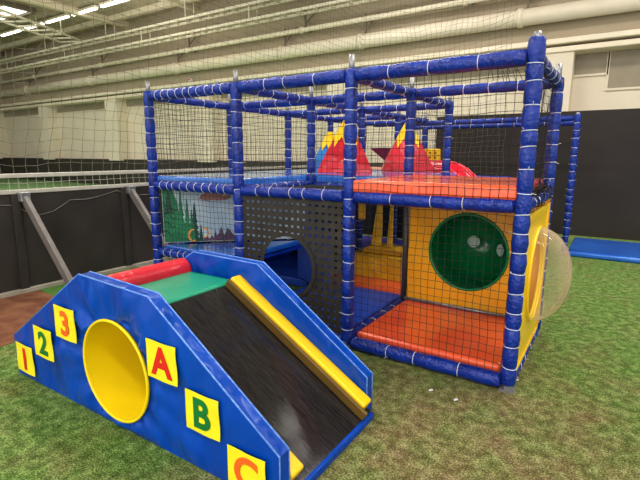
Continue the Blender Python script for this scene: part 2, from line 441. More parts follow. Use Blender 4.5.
beam((PX[0],4.95,ZT),(-.17,4.95,ZT),.04,.25); beam((PX[0],6.15,ZT),(-.23,6.15,ZT),.04,.25)
beam((-.125,5.0,ZT),(-.185,6.1,ZT),.04,.25)
beam((PX[0],4*D,ZT),(PX[1],4*D,ZT),.04,.25)

tr_ = under(TIES['rest'].build('cable_tie', WHITE, smooth=True), ps); tr_['kind'] = 'stuff'
def pnet(*a, **k): return under(net(*a, **k).build('safety_net', NET), ps)
h = ZT-ZD
for i in range(3):
    wd = PX[i+1]-PX[i]
    pnet((PX[i]+.04,-.035,ZD+.0),(wd-.08,0,0),(0,0,h),22,17,.0019,.008,seed=10+i)
wd = 1.2
pnet((PX[2]+.04,-.04,.08),(wd-.08,0,0),(0,0,ZD-.08),22,21,.0019,.008,seed=15)
pnet((PX[0]+.04,-.035,.54),(1.08,0,0),(0,0,.64),22,13,.0017,.008,seed=16)
for x in (PX[0],0.0):
    pnet((x,.04,ZD),(0,D-.08,0),(0,0,h),21,17,.0018,.008,seed=20+x)
for k in (1,2):
    pnet((PX[0],k*D+.04,ZD),(0,D-.08,0),(0,0,h),21,17,.0018,.008,seed=24+k)
pnet((PX[2],D+.04,ZD),(0,D-.08,0),(0,0,h),21,17,.0018,.008,seed=28)
pnet((PX[1],4.95,.2),(2.15,0,0),(0,0,1.85),42,36,.0018,.008,seed=30)
pnet((PX[0],4*D,ZD),(1.1,0,0),(0,0,h),22,17,.0018,.008,seed=31)
for i in (1,):
    under(net((PX[i]+.04,.04,ZD-.01),(PX[i+1]-PX[i]-.08,0,0),(0,D-.08,0),22,22,.003,.008,seed=40+i).build('floor_net', NET), ps)
# bunched spare net along the right deck beam
cl = MB()
for s in range(16):
    line = []
    for i in range(24):
        t = i/23
        k = mnoise.noise_vector(V((s*5.1, t*7, 1.7)))
        line.append((.0+k.x*.11, .08+t*.95, ZD+.03+k.y*.1))
    cl.tube(line, .003, 3, cap=False)
under(cl.build('bunched_net', NET), ps)
# ragged cords at the top right corner
cl = MB()
for s in range(5):
    q = V((-.12-.03*s, -.06, ZT-.02))
    cl.tube([q, q+V((.03,0,-.06-.01*s)), q+V((.07,0,-.05)), q+V((.1,0,-.1-.015*s))], .002, 3)
under(cl.build('loose_cords', NET), ps)

# deck boards (under the mats)
for i in (0,2):
    under(MB().box(PX[i]+.05,PX[i+1]-.05,.05,D-.05,1.17,1.195).build('deck_board', BLUE), ps)
for i in range(2):
    for k in (1,2):
        under(MB().box(PX[i]+.05,PX[i+1]-.05,k*D+.05,(k+1)*D-.05,1.17,1.195).build('deck_board', BLUE), ps)
under(MB().box(PX[0]+.05,PX[1]-.05,3*D+.05,4*D-.05,1.17,1.195).build('deck_board', BLUE), ps)
under(MB().box(PX[1]+.05,PX[2]+.3,3*D+.05,4*D-.05,1.17,1.195).build('deck_board', BLUE), ps)
# triangular low deck in the left bay
under(MB().prism([(PX[0]+.05,.05),(PX[1]-.05,.05),(PX[1]-.05,D-.12)], 'z', .5,.53).build('deck_board', BLUE), ps)

under(MB().box(PX[0]-.02,PX[0]+.02,D+.06,2*D-.06,.05,1.15).build('side_pad', BLUE, bevel=.01), ps)
under(MB().box(PX[0]-.02,PX[0]+.02,2*D+.06,3*D-.06,.05,1.15).build('side_pad', DMATBLUE, bevel=.01), ps)
# woven strap panel with round hole
hc = V((-1.772,0,.592)); hr = .262
def clipspans(a0, a1, other, axis_c, other_c):
    "spans of [a0,a1] outside the hole on the line other"
    dd = abs(other-other_c)
    if dd >= hr: return [(a0, a1)]
    k = math.sqrt(hr*hr-dd*dd); out = []
    if axis_c-k > a0: out.append((a0, axis_c-k))
    if axis_c+k < a1: out.append((axis_c+k, a1))
    return out
wv = MB(); per = .062; sw = .035; X0, X1, Z0, Z1 = PX[1]+.05, PX[2]-.05, .1, ZD-.03
def strip(pts, hw, ax):
    vs = []
    for p in pts:
        o_ = V((hw,0,0)) if ax == 'v' else V((0,0,hw))
        vs += [V(p)-o_, V(p)+o_]
    wv.add(vs, [(2*i,2*i+1,2*i+3,2*i+2) for i in range(len(pts)-1)])
nr = int((Z1-Z0)/per); nc = int((X1-X0)/per)
for j in range(nr+1):
    z = Z0+(j+.5)*(Z1-Z0)/(nr+1)
    for a, b in clipspans(X0, X1, z, hc.x, hc.z):
        n_ = max(2, int((b-a)/(per/4)))
        strip([(a+(b-a)*i/n_, -.012+.0022*math.sin(PI*((a+(b-a)*i/n_)-X0)/per+PI*j), z+.004*math.sin(5*(a+(b-a)*i/n_)+j)) for i in range(n_+1)], sw/2*1.24*random.uniform(.9,1.1), 'h')
for j in range(nc+1):
    x = X0+(j+.5)*(X1-X0)/(nc+1)
    for a, b in clipspans(Z0, Z1, x, hc.z, hc.x):
        n_ = max(2, int((b-a)/(per/4)))
        strip([(x+.003*math.sin(6*(a+(b-a)*i/n_)+j), -.012-.0022*math.sin(PI*((a+(b-a)*i/n_)-Z0)/per+PI*j), a+(b-a)*i/n_) for i in range(n_+1)], sw/2, 'v')
wp = under(wv.build('woven_strap_panel', STRAP), ps)
rim = MB()
vs = []; N_ = 48
for k in range(N_):
    t = 2*PI*k/N_
    for rr in (hr-.012, hr+.022):
        vs.append((hc.x+rr*math.cos(t), -.024, hc.z+rr*math.sin(t)))
rim.add(vs, [(2*k,2*k+1,(2*k+3) % (2*N_),(2*k+2) % (2*N_)) for k in range(N_)])
rm = rim.build('hole_rim', STRAP); rm.parent = wp

# painted diagonal panel
pd = V((1.156, 1.133, 0)); pL = pd.length; pu = pd.normalized(); pn = V((pu.y,-pu.x,0))
PO = V((PX[0],0,0))+pu*.07
def pp(u, z, off=0): return PO+pu*u+V((0,0,z))+pn*off
pnl = MB(); q = [pp(0,.60,-.012),pp(1.48,.60,-.012),pp(1.48,1.17,-.012),pp(0,1.17,-.012)]; q2 = [v+pn*.012 for v in q]
pnl.add(q+q2, [(0,1,2,3),(7,6,5,4),(0,4,5,1),(1,5,6,2),(2,6,7,3),(3,7,4,0)])
pan = under(pnl.build('painted_panel', SKYP), ps)
def flat(name, pts, m, off):
    mb = MB(); mb.add([pp(u,z,off) for u, z in pts], [tuple(range(len(pts)))])
    o = mb.build(name, m); o.parent = pan; return o
def F(X, Y):   # zoomed sketch coordinates of the painting -> metres on the panel
    return (max(0.005,(X-68)/472*.575), .605+(385-Y)/345*.56)
hill = [F(68,384),F(68,40),F(150,40),F(165,80),F(190,130),F(196,190),F(225,215),F(245,262),F(262,300),F(285,330),F(300,384)]
flat('painted_hill', hill, PGR, .002)
def tree(cx, top, w, m=PDK, off=.003, base=384):
    pts = []; n = 6
    for i in range(n+1):
        t = i/n; y = top+(base-top)*t
        pts.append(F(cx-w*t*.9-2, y)); 
        if i < n: pts.append(F(cx-w*t*.45-3, y+6))
    R_ = []
    for i in range(n+1):
        t = i/n; y = top+(base-top)*t
        R_.append(F(cx+w*t*.9+2, y))
        if i < n: R_.append(F(cx+w*t*.45+3, y+6))
    flat('painted_tree', pts+R_[::-1], m, off)
tree(215,45,52,PGR,.003); tree(265,110,45,PGR,.0035); tree(325,135,48,PDK,.004); tree(300,180,40,PGR,.0045); tree(375,275,22,PDK,.005); tree(120,60,50,PDK,.0038,200)
flat('painted_cloud', [F(368,110),F(385,85),F(410,78),F(415,62),F(450,55),F(500,60),F(540,70),F(620,66),F(640,100),F(600,120),F(520,122),F(480,118),F(440,124),F(400,118)], PCL, .003)
def moon(cx, cy, r, a, m=PMO, off=.006):
    pts = [F(cx+r*math.cos(a+t), cy+r*math.sin(a+t)) for t in [PI*.55*(-1+2*i/10)*1.2 for i in range(11)]]
    pts += [F(cx+r*.35*math.cos(a)+r*.82*math.cos(a+t)*-0+ r*.75*math.cos(a+t)-r*.5*math.cos(a), cy+r*.78*math.sin(a+t)-r*.1*math.sin(a)) for t in [PI*.5*(1-2*i/10)*1.2 for i in range(11)]]
    flat('painted_crescent', pts, m, off)
moon(305,345,42,PI*.95); moon(405,330,34,-.1)
flat('painted_rocks', [F(385,384),F(400,366),F(425,352),F(445,370),F(465,345),F(480,362),F(495,310),F(505,350),F(522,340),F(545,290),F(570,350),F(600,300),F(640,340),F(700,384)], PRO, .004)
for k, yy in enumerate((170, 225, 280, 335)):
    mb = MB(); pts_ = [pp(*F(72+12*i, yy-34+9*math.sin(i*1.1+k)+i*5+k*3), .0055) for i in range(11-k)]
    mb.tube(pts_, .004, 4); o = mb.build('painted_outline', PDK, smooth=True); o.parent = pan

# yellow tunnel panel at the back of the right bay
def holed_panel(x0, x1, z0, z1, cx, cz, r, y0, y1, nseg=48):
    mb = MB(); ring = []; out = []
    for k in range(nseg):
        t = 2*PI*k/nseg; c, s = math.cos(t), math.sin(t)
        ring.append((cx+r*c, cz+r*s))
        sc = min(((x1-cx)/c if c > 1e-6 else 1e9), ((x0-cx)/c if c < -1e-6 else 1e9), ((z1-cz)/s if s > 1e-6 else 1e9), ((z0-cz)/s if s < -1e-6 else 1e9))
        out.append([cx+c*sc, cz+s*sc])
    for X_, Z_ in ((x0,z0),(x1,z0),(x0,z1),(x1,z1)):
        k = min(range(nseg), key=lambda i: (out[i][0]-X_)**2+(out[i][1]-Z_)**2); out[k] = [X_, Z_]
    n = nseg
    for y in (y0, y1):
        mb.v += [(a, y, b) for a, b in ring]+[(a, y, b) for a, b in out]
    for k in range(n):
        k2 = (k+1) % n
        mb.f += [(k,k2,n+k2,n+k),(2*n+k,3*n+k,3*n+k2,2*n+k2),(k,2*n+k,2*n+k2,k2),(n+k,n+k2,3*n+k2,3*n+k)]
    return mb
tcx, tcz, tr = -.588, .658, .335
tp = under(holed_panel(-1.14,.035,.13,1.17,tcx,tcz,tr,D-.075,D-.05).build('tunnel_panel', YPAN), ps)
gt = MB(); NS, NR = 40, 12
for j in range(NR+1):
    a = (j/NR)*PI/2*.97
    ry = .30+.33*math.sin(a); rr = .355*math.cos(a)
    if j == 0: 
        for k in range(NS):
            t = 2*PI*k/NS; gt.v.append((tcx+.34*math.cos(t), D-.055, tcz+.34*math.sin(t)))
    for k in range(NS):
        t = 2*PI*k/NS; gt.v.append((tcx+rr*math.cos(t), D+ry, tcz+rr*math.sin(t)))
for j in range(NR+1):
    for k in range(NS):
        gt.f.append((j*NS+k, j*NS+(k+1) % NS, (j+1)*NS+(k+1) % NS, (j+1)*NS+k))
gt.f.append(tuple((NR+1)*NS+k for k in range(NS)))
tun = under(gt.build('crawl_tunnel', GREENP, smooth=True), ps)
rg = MB().tube([(tcx+.34*math.cos(t), D-.078, tcz+.34*math.sin(t)) for t in [2*PI*k/40 for k in range(41)]], .014, 8, cap=False)
rg.build('tunnel_rim', GREENP, smooth=True).parent = tun
for (px_, py_, pz_, nx, ny, nz) in ((-.68,1.66,.655,.12,-1,0),(-.405,1.57,.615,-.9,-.9,.05)):
    c = V((px_, py_-.03, pz_)); n_ = V((nx,ny,nz)).normalized(); a_ = n_.cross(V((0,0,1))).normalized(); b_ = a_.cross(n_)
    w_ = MB(); w_.add([c+(a_*math.cos(t)+b_*math.sin(t))*.062 for t in [2*PI*k/24 for k in range(24)]], [tuple(range(24))])
    po = w_.build('porthole_window', mat('porthole_pane', (150,158,160), .2, c2=(120,140,110), nscale=9, emit=(150,160,150), estr=.22)); po.parent = tun  # pane glow stands in for outside light through clear plastic
    MB().tube([c+(a_*math.cos(t)+b_*math.sin(t))*.064 for t in [2*PI*k/24 for k in range(25)]], .006, 6, cap=False).build('porthole_ring', GREENP, smooth=True).parent = po

# yellow bubble panel on the right side
bx_, by_, bz_, br = .045, .66, .64, .35
def hp_x(y0, y1, z0, z1, cy, cz, r, xa, xb_):
    m_ = holed_panel(y0, y1, z0, z1, cy, cz, r, xa, xb_)
    m_.v = [(b, a, c) for a, b, c in m_.v]; return m_
bp_ = under(hp_x(.07,1.06,.06,1.13,by_,bz_,br-.02,.0,.02).build('bubble_panel', YBUB, bevel=.006), ps)
f_ = MB()
f_.box(.02,.03,.07,.12,.06,1.13).box(.02,.03,1.01,1.06,.06,1.13).box(.02,.03,.12,1.01,1.08,1.13).box(.02,.03,.12,1.01,.06,.11)
f_.build('panel_border', YBUB, bevel=.005).parent = bp_
bb = MB(); NS, NR = 48, 14
for j in range(NR+1):
    a = j/NR*PI/2
    for k in range(NS):
        t = 2*PI*k/NS; bb.v.append((.024+.24*math.sin(a), by_+br*math.cos(a)*math.cos(t)+0, bz_+br*math.cos(a)*math.sin(t)))
for j in range(NR):
    for k in range(NS):
        bb.f.append((j*NS+k, j*NS+(k+1) % NS, (j+1)*NS+(k+1) % NS, (j+1)*NS+k))
bo = bb.build('bubble_window', BUBBLE, smooth=True); bo.parent = bp_
bo['label'] = 'clear domed plastic bubble'
MB().tube([(.027, by_+br*math.cos(t), bz_+br*math.sin(t)) for t in [2*PI*k/40 for k in range(41)]], .012, 6, cap=False).build('bubble_rim', YBUB, smooth=True).parent = bp_
# lashing rope at the foot of the side panel
under(MB().tube([(.03+.006*math.sin(i*1.7), .05+i*.022, .03+.007*math.cos(i*1.7)) for i in range(44)], .0045, 5).build('lashing_rope', mat('rope_red', (190,40,40), .7, c2=(220,215,210), nscale=60, contrast=(.45,.55))), ps)

# ------------------------------------------------------------------ mats
def matobj(name, b, m, label, cat='mat', bev=.025, group=None):
    o = MB().box(*b).build(name, m, bevel=bev, seg=3)
    return tag(o, label, cat, group)
matobj('floor_mat', (PX[2]+.05,-.06,.05,D-.06,.02,.13), ORANGE, 'orange-red floor mat on the ground level of the right bay')
matobj('deck_mat', (PX[2]+.03,-.03,-.03,D-.0,ZD+.03,ZD+.125), ORANGE, 'orange-red deck mat on the upper level of the right bay')
matobj('deck_mat', (PX[0]+.04,PX[1]-.03,.0,D-.02,1.2,1.295), DECKB, 'blue deck mat on the upper level above the painted forest panel')
DECKL = ['blue deck mat behind the first upper bay at the left end','blue deck mat under the large red and yellow pyramids',
         'blue deck mat in the third upper row at the left end','blue deck mat in the third upper row behind the pyramids']
n_ = 0
for k in (1,2):
    for i in range(2):
        matobj('deck_mat', (PX[i]+.04,PX[i+1]-.04,k*D+.02,(k+1)*D-.02,1.198,1.297), DECKB, DECKL[n_]); n_ += 1
matobj('deck_mat', (PX[0]+.04,PX[1]-.04,3*D+.03,4*D-.03,1.2,1.30), ORANGE, 'red deck mat at the far end of the upper level, left half')
matobj('deck_mat', (PX[1]+.04,PX[2]-.35,3*D+.03,4*D-.03,1.2,1.30), ORANGE, 'red deck mat at the far end of the upper level, beside the red slide')
o = MB().prism([(PX[0]+.12,.0),(PX[1]-.05,.0),(PX[1]-.05,D-.14)], 'z', .535,.595).build('floor_mat', MATBLUE, bevel=.02, seg=3)
tag(o, 'blue triangular mat on the low deck in front of the painted forest panel', 'mat')
matobj('floor_mat', (PX[1]+.06,PX[2]-.06,.06,D+.1,.02,.11), DMATBLUE, 'blue floor mat behind the black woven panel')
matobj('floor_mat', (PX[1]+.06,PX[2]-.02,D+.12,D+.52,.0,.12), ORANGE, 'narrow orange floor mat in front of the gold foam step')
matobj('floor_mat', (-.07,6.0,4.78,6.25,0,.08), MATBLUE, 'wide bright blue floor mat beside the black partition at right', bev=.03)
matobj('floor_mat', (PX[0]+.1,PX[2]+.6,2.45,4.38,0,.06), mat('mat_purple', (96,84,190), .5, c2=(80,70,170)), 'purple floor mat deep inside the lower level')

matobj('floor_mat', (PX[0]+.1,PX[1]-.06,D+.02,2*D-.05,.0,.10), DMATBLUE, 'blue floor mat behind the low triangular deck, seen through the round hole')
# things inside the lower level
def wedge_block(name, m, label, cat, poly, axis, a0, a1, bev=.03):
    return tag(MB().prism(poly, axis, a0, a1).build(name, m, bevel=bev, seg=3), label, cat)
fb = empty('foam_step', (-1.7,1.85,.12), 'gold vinyl foam step seen through the net in the lower level', 'foam step')
under(MB().box(-2.1,-1.24,1.66,2.05,.0,.38).build('foam_base', YPAD, bevel=.04, seg=3), fb)
under(MB().prism([(-1.98,.385),(-1.95,.44),(-1.86,.47),(-1.4,.45),(-1.3,.42),(-1.28,.385)], 'y', 1.7, 1.98).build('foam_top', YPAD, bevel=.03, seg=3), fb)
tag(MB().add([(-1.88,1.74,.475),(-1.745,1.74,.475),(-1.745,1.77,.475),(-1.88,1.77,.475),(-1.79,1.745,1.165),(-1.745,1.745,1.165),(-1.745,1.765,1.165),(-1.79,1.765,1.165)],
    [(0,1,2,3),(7,6,5,4),(0,4,5,1),(1,5,6,2),(2,6,7,3),(3,7,4,0)]).build('foam_fin', YPAD, bevel=.012), 'wide gold foam fin standing on the foam step', 'foam fin')
tag(MB().add([(-1.68,1.74,.475),(-1.61,1.74,.475),(-1.61,1.77,.475),(-1.68,1.77,.475),(-1.635,1.745,1.165),(-1.615,1.745,1.165),(-1.615,1.765,1.165),(-1.635,1.765,1.165)],
    [(0,1,2,3),(7,6,5,4),(0,4,5,1),(1,5,6,2),(2,6,7,3),(3,7,4,0)]).build('foam_fin', YPAD, bevel=.006), 'narrow gold foam fin standing on the foam step', 'foam fin')
tag(MB().box(-1.98,-1.9,1.6,1.64,.78,1.175).build('hanging_pad', YPAD, bevel=.012), 'short yellow pad hanging from the deck at left of the gold fins', 'hanging pad')
tag(MB().box(-1.56,-1.36,2.35,2.39,.96,1.02).build('foam_bar', YPAD, bevel=.01), 'small horizontal yellow bar behind the narrow fin', 'foam bar')
tag(MB().box(-1.56,-1.36,2.40,2.46,.06,.93).build('foam_pillar', BLUE, bevel=.02), 'blue upright pad behind the gold foam step', 'foam pillar')
# blue pads seen through the round hole
o = MB().box(-.35,.35,-.03,.03,0,.62).build('upright_pad', DMATBLUE, bevel=.02); o.location = (-2.25,1.27,.12); o.rotation_euler = (0,0,math.radians(15))
o.location = (-2.2,1.02,.12); o.rotation_euler = (0,0,math.radians(-28))
tag(o, 'blue upright pad seen through the round hole in the woven panel', 'pad')
tag(MB().box(-2.85,-2.42,1.75,1.8,.0,1.15).build('upright_pad', BLUE, bevel=.02), 'tall blue pad behind the round hole, further back', 'pad')
# added dark sheets standing in for the shade deep in the lower level
under(MB().box(PX[0],PX[1]-.05,2*D+.0,2*D+.02,.05,1.16).build('backing_panel', mat('backing_dark', (26,22,30), .8), bevel=0), ps)
under(MB().box(PX[0]+.05,PX[2]+.9,4*D-.02,4*D,.05,1.16).build('backing_panel', bpy.data.materials['backing_dark']), ps)

# things on the upper level
def pyramid(name, cx, cy, z0, half, apex, rot, label, m=RED, capm=YSL, cut=.60, lean=(0,0)):
    o = empty(name, (cx,cy,z0), label, 'foam pyramid')
    n = 4; b = []; H = apex-z0
    NB = 24
    def P(t, h):   # square-ish section point; t in [0,4)
        k = int(t) % 4; fr = t-int(t)
        a0 = rot+PI/4+k*PI/2; a1 = a0+PI/2
        p = V((math.cos(a0),math.sin(a0)))*(1-fr)+V((math.cos(a1),math.sin(a1)))*fr
        s = half*1.414*(1-h)+.038*h; bulge = 1+.06*math.sin(h*PI)
        return V((cx+p.x*s*bulge+lean[0]*h, cy+p.y*s*bulge+lean[1]*h, z0+H*h))
    mb = MB(); rows = [0,.02,.15,.3,.45,cut+.1]
    for h_ in rows:
        for k in range(NB): mb.v.append(tuple(P(4*k/NB, h_)))
    for j in range(len(rows)-1):
        for k in range(NB): mb.f.append((j*NB+k, j*NB+(k+1) % NB, (j+1)*NB+(k+1) % NB, (j+1)*NB+k))
    mb.f.append(tuple(range(NB)))
    under(mb.build('pyramid_body', m, smooth=False), o)
    mb = MB(); rows = 3
    zig = [cut-.12 if k % 2 else cut+.08 for k in range(NB)]
    for r_ in range(4):
        for k in range(NB):
            hh = zig[k]+(1-zig[k])*r_/3; p = P(4*k/NB, hh); c_ = V((cx+lean[0]*hh, cy+lean[1]*hh, p.z)); d_ = p-c_
            mb.v.append(tuple(c_+d_*(1.0)+d_.normalized()*.012))
    for j in range(3):
        for k in range(NB): mb.f.append((j*NB+k, j*NB+(k+1) % NB, (j+1)*NB+(k+1) % NB, (j+1)*NB+k))
    mb.f.append(tuple(3*NB+k for k in range(NB)))
    under(mb.build('pyramid_tip', capm), o)
    return o
pyramid('foam_pyramid', -2.42, 2.08, 1.30, .33, 1.93, math.radians(27), 'red foam pyramid with yellow zigzag tip, the left one on the upper deck')
pyramid('foam_pyramid', -1.92, 2.82, 1.30, .33, 1.92, math.radians(27), 'red foam pyramid with yellow zigzag tip, the right one beside the red slide')
pyramid('foam_pyramid', -3.05, 2.72, 1.30, .26, 1.83, math.radians(27), 'blue foam pyramid with yellow tip half hidden behind the left red one',
        m=mat('cyan_vinyl', (30,120,190), .4, c2=(40,130,200)))
ip = empty('hanging_cone', (-2.55,3.3,1.4), 'maroon inverted foam cone hanging between the two red pyramids', 'hanging cone')
c = V((-2.46,3.4,0)); a_ = .25
ipm = MB(); ipm.add([c+V((-a_,-.1,1.61)),c+V((a_,-.1,1.61)),c+V((a_,.12,1.6)),c+V((-a_,.12,1.6)),c+V((.03,0,1.37))],[(0,1,2,3),(0,4,1),(1,4,2),(2,4,3),(3,4,0)])
under(ipm.build('cone_body', MAROON), ip)
under(MB().tube([c+V((-.1,0,1.6)),c+V((-.1,0,2.06))], .004, 4).tube([c+V((.12,0,1.6)),c+V((.12,0,2.06))], .004, 4).build('hanging_cord', NET), ip)
yb_ = empty('foam_block', (-1.62,3.6,1.28), 'small yellow perforated block standing above the red slide', 'block')
under(MB().box(-1.98,-1.75,3.6,3.72,1.302,1.60).build('block_body', YSL, bevel=.015), yb_)
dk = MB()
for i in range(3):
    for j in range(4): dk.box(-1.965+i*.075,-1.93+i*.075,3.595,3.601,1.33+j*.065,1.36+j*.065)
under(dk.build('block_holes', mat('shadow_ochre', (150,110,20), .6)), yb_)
# red tube slide
ts = empty('tube_slide', (-1.1,3.0,0), 'red ribbed plastic slide dropping from the far right end of the upper deck', 'slide')
path = []
for i in range(19):
    t = i/18
    x = -1.68+t*1.1; y = 3.05-.35*t+.1*math.sin(t*3)
    z = 1.22-(.0 if t < .25 else 1.12*((t-.25)/.75)**1.5)
    path.append(V((x,y,z)))
mb = MB(); NSL = 18
for i, p in enumerate(path):
    d_ = (path[min(i+1,18)]-path[max(i-1,0)]).normalized(); s_ = d_.cross(V((0,0,1))).normalized(); u_ = s_.cross(d_)
    for k in range(NSL):
        a = 2*PI*k/NSL; r_ = .24*(1+.035*math.cos(a*9))
        q = p+s_*math.cos(a)*r_+u_*(math.sin(a)*r_*.9+.0)
        mb.v.append(tuple((q.x,q.y,max(q.z,.01))))
for i in range(18):
    for k in range(NSL): mb.f.append((i*NSL+k, i*NSL+(k+1) % NSL, (i+1)*NSL+(k+1) % NSL, (i+1)*NSL+k))
under(mb.build('slide_tube', mat('red_plastic', (222,24,50), .25, c2=(204,18,40)), smooth=True, subd=1), ts)
rb_ = MB()
for kk in (4,6,2):
    a = 2*PI*kk/NSL; line = []
    for i, p in enumerate(path):
        d_ = (path[min(i+1,18)]-path[max(i-1,0)]).normalized(); s_ = d_.cross(V((0,0,1))).normalized(); u_ = s_.cross(d_)
        q = p+s_*math.cos(a)*.243+u_*math.sin(a)*.243*.9; line.append((q.x,q.y,max(q.z,.02)))
    rb_.tube(line, .009, 6)
under(rb_.build('slide_rib', mat('red_pale', (236,84,100), .4), smooth=True), ts)

# ------------------------------------------------------------------ soft play slide in front
ss = empty('soft_play_slide', (-1.7,-1.2,0), 'blue padded toddler slide with yellow tunnel hole and number and letter cards', 'slide')
YN, YF = -1.628, -.70
T = .075
PROF = [(-2.91,0),(-2.92,.27),(-2.03,.835),(-1.425,.81),(-.61,.25),(-.61,0)]
hx, hz, hrr = -1.735, .337, .288
def panel_with_hole(y0, y1, with_hole):
    if not with_hole: return MB().prism(PROF, 'y', y0, y1)
    mb = MB(); n = 120; ring = []; out = []
    segs = list(zip(PROF, PROF[1:]+PROF[:1]))
    for k in range(n):
        t = 2*PI*k/n; c, s = math.cos(t), math.sin(t); best = 1e9
        for (ax, az), (bx2, bz2) in segs:
            ex, ez = bx2-ax, bz2-az; den = c*ez-s*ex
            if abs(den) < 1e-9: continue
            tt = ((ax-hx)*ez-(az-hz)*ex)/den; uu = ((ax-hx)*s-(az-hz)*c)/den
            if tt > 0 and -1e-6 <= uu <= 1+1e-6: best = min(best, tt)
        ring.append((hx+hrr*c, hz+hrr*s)); out.append([hx+c*best, hz+s*best])
    for P_ in PROF:
        k = min(range(n), key=lambda i: (out[i][0]-P_[0])**2+(out[i][1]-P_[1])**2); out[k] = list(P_)
    # intermediate rings so the vinyl can bulge and wrinkle
    R_ = 12; rows = []
    for y in (y0, y1):
        rr = []
        for j in range(R_+1):
            f = j/R_; row = []
            for k in range(n):
                x = ring[k][0]*(1-f)+out[k][0]*f; z = ring[k][1]*(1-f)+out[k][1]*f
                dy = 0
                if y == y0 and 0 < j < R_:
                    a = 2*PI*k/n
                    w = (1-f)**.7
                    dy = -.012*math.sin(f*PI)-w*.045*mnoise.noise(V((math.cos(a)*4.2, math.sin(a)*4.2, f*1.0)))-.006*mnoise.noise(V((x*6, z*6, 1)))
                row.append(len(mb.v)); mb.v.append((x, y+dy, z))
            rr.append(row)
        rows.append(rr)
    for rr in rows:
        for j in range(R_):
            for k in range(n): mb.f.append((rr[j][k], rr[j][(k+1) % n], rr[j+1][(k+1) % n], rr[j+1][k]))
    a, b = rows
    for k in range(n):
        k2 = (k+1) % n
        mb.f.append((a[0][k], a[0][k2], b[0][k2], b[0][k])); mb.f.append((a[R_][k], a[R_][k2], b[R_][k2], b[R_][k]))
    return mb
sp1 = under(panel_with_hole(YN, YN+T, True).build('side_panel', SLBLUE, bevel=.012, seg=3), ss)
sp1['label'] = 'near blue side panel'
PROF[2] = (-2.05,.81); PROF[3] = (-1.45,.80); PROF[4] = (-.635,.235); PROF[5] = (-.635,0)
sp2 = under(panel_with_hole(YF-T, YF, True).build('side_panel', SLBLUE, bevel=.012, seg=3), ss)
# seams / piping along the top edges
PIPING = mat('piping_blue', (70,120,205), .4, c2=(120,160,225), nscale=60)
PE = {id(sp1): -.61, id(sp2): -.635}
for par, yy in ((sp1, YN+.004), (sp1, YN+T-.004), (sp2, YF-T+.004), (sp2, YF-.004)):
    e = MB().tube([(x, yy, z+(.002)) for x, z in (PROF[1:4] if par is sp2 else [(-2.92,.27),(-2.03,.835),(-1.425,.81)])]+[(PE[id(par)], yy, .252 if par is sp1 else .237), (PE[id(par)], yy, .02)], .0045, 6)
    e.build('piping', PIPING, smooth=True).parent = par
# tunnel
tn = MB(); n = 56
for y in (YN-.012, YN+.03, YF-.03, YF+.012):
    for k in range(n): t = 2*PI*k/n; tn.v.append((hx+(hrr-.012)*math.cos(t), y, hz+(hrr-.012)*math.sin(t)))
for j in range(3):
    for k in range(n): tn.f.append((j*n+k, j*n+(k+1) % n, (j+1)*n+(k+1) % n, (j+1)*n+k))
tnl = under(tn.build('crawl_tunnel', YTUN, smooth=True), ss)
MB().tube([(hx+(hrr-.002)*math.cos(t), YN-.012, hz+(hrr-.002)*math.sin(t)) for t in [2*PI*k/56 for k in range(57)]], .009, 8, cap=False).build('tunnel_rim', YTUN, smooth=True).parent = tnl
# core blocks between the panels
YA, YB = YN+T+.003, YF-T-.003
SX0, SZ0, SX1, SZ1 = -1.63, .655, -.60, .035
under(MB().prism([(SX0,SZ0-.02),(SX1,SZ1-.02),(SX1,SZ1),(SX0,SZ0)], 'y', YA, YB).build('slide_surface', SLBLACK), ss)
under(MB().box(SX1-.005,SX1+.02,YA,YB,0,.04).build('slide_lip', SLBLUE, bevel=.006), ss)
under(MB().box(-2.14,SX0-.005,YA,YB,.60,.672).build('platform_pad', TEAL, bevel=.022, seg=3), ss)
rl = MB(); rl.tube([(-2.14,YA+.005,.675),(-2.14,YB-.005,.675)], .085, 24)
under(rl.build('roller_pad', RED, smooth=True, bevel=.012), ss)
def railmesh(y0, y1):
    d_ = V((SX1-SX0, SZ1-SZ0)).normalized(); nrm = V((-d_.y, d_.x))
    a = V((SX0-.0,SZ0)); b = V((SX1-.03,SZ1+.018))
    return MB().prism([tuple(a), tuple(b), tuple(b+nrm*.075), tuple(a+nrm*.075)], 'y', y0, y1)
r_ = under(railmesh(YB-.092, YB).build('slide_rail', YSL, bevel=.014, seg=3), ss)
under(railmesh(YA, YA+.092).build('slide_rail', YSL, bevel=.014, seg=3), ss)
# olive strip: far rail's reflection in the black slide, put in as colour
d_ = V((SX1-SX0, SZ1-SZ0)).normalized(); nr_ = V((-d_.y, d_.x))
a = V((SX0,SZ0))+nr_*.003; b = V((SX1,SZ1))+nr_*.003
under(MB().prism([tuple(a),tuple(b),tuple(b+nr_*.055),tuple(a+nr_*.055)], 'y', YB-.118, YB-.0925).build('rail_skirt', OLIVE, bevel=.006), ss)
# steps up on the left side
for i, (x0, x1, z, m_) in enumerate(((-2.5,-2.23,.42,YSL),(-2.86,-2.5,.2,LGRN))):
    under(MB().box(x0,x1-.003,YA,YB,0,z).build('foam_step', m_, bevel=.02, seg=3), ss)

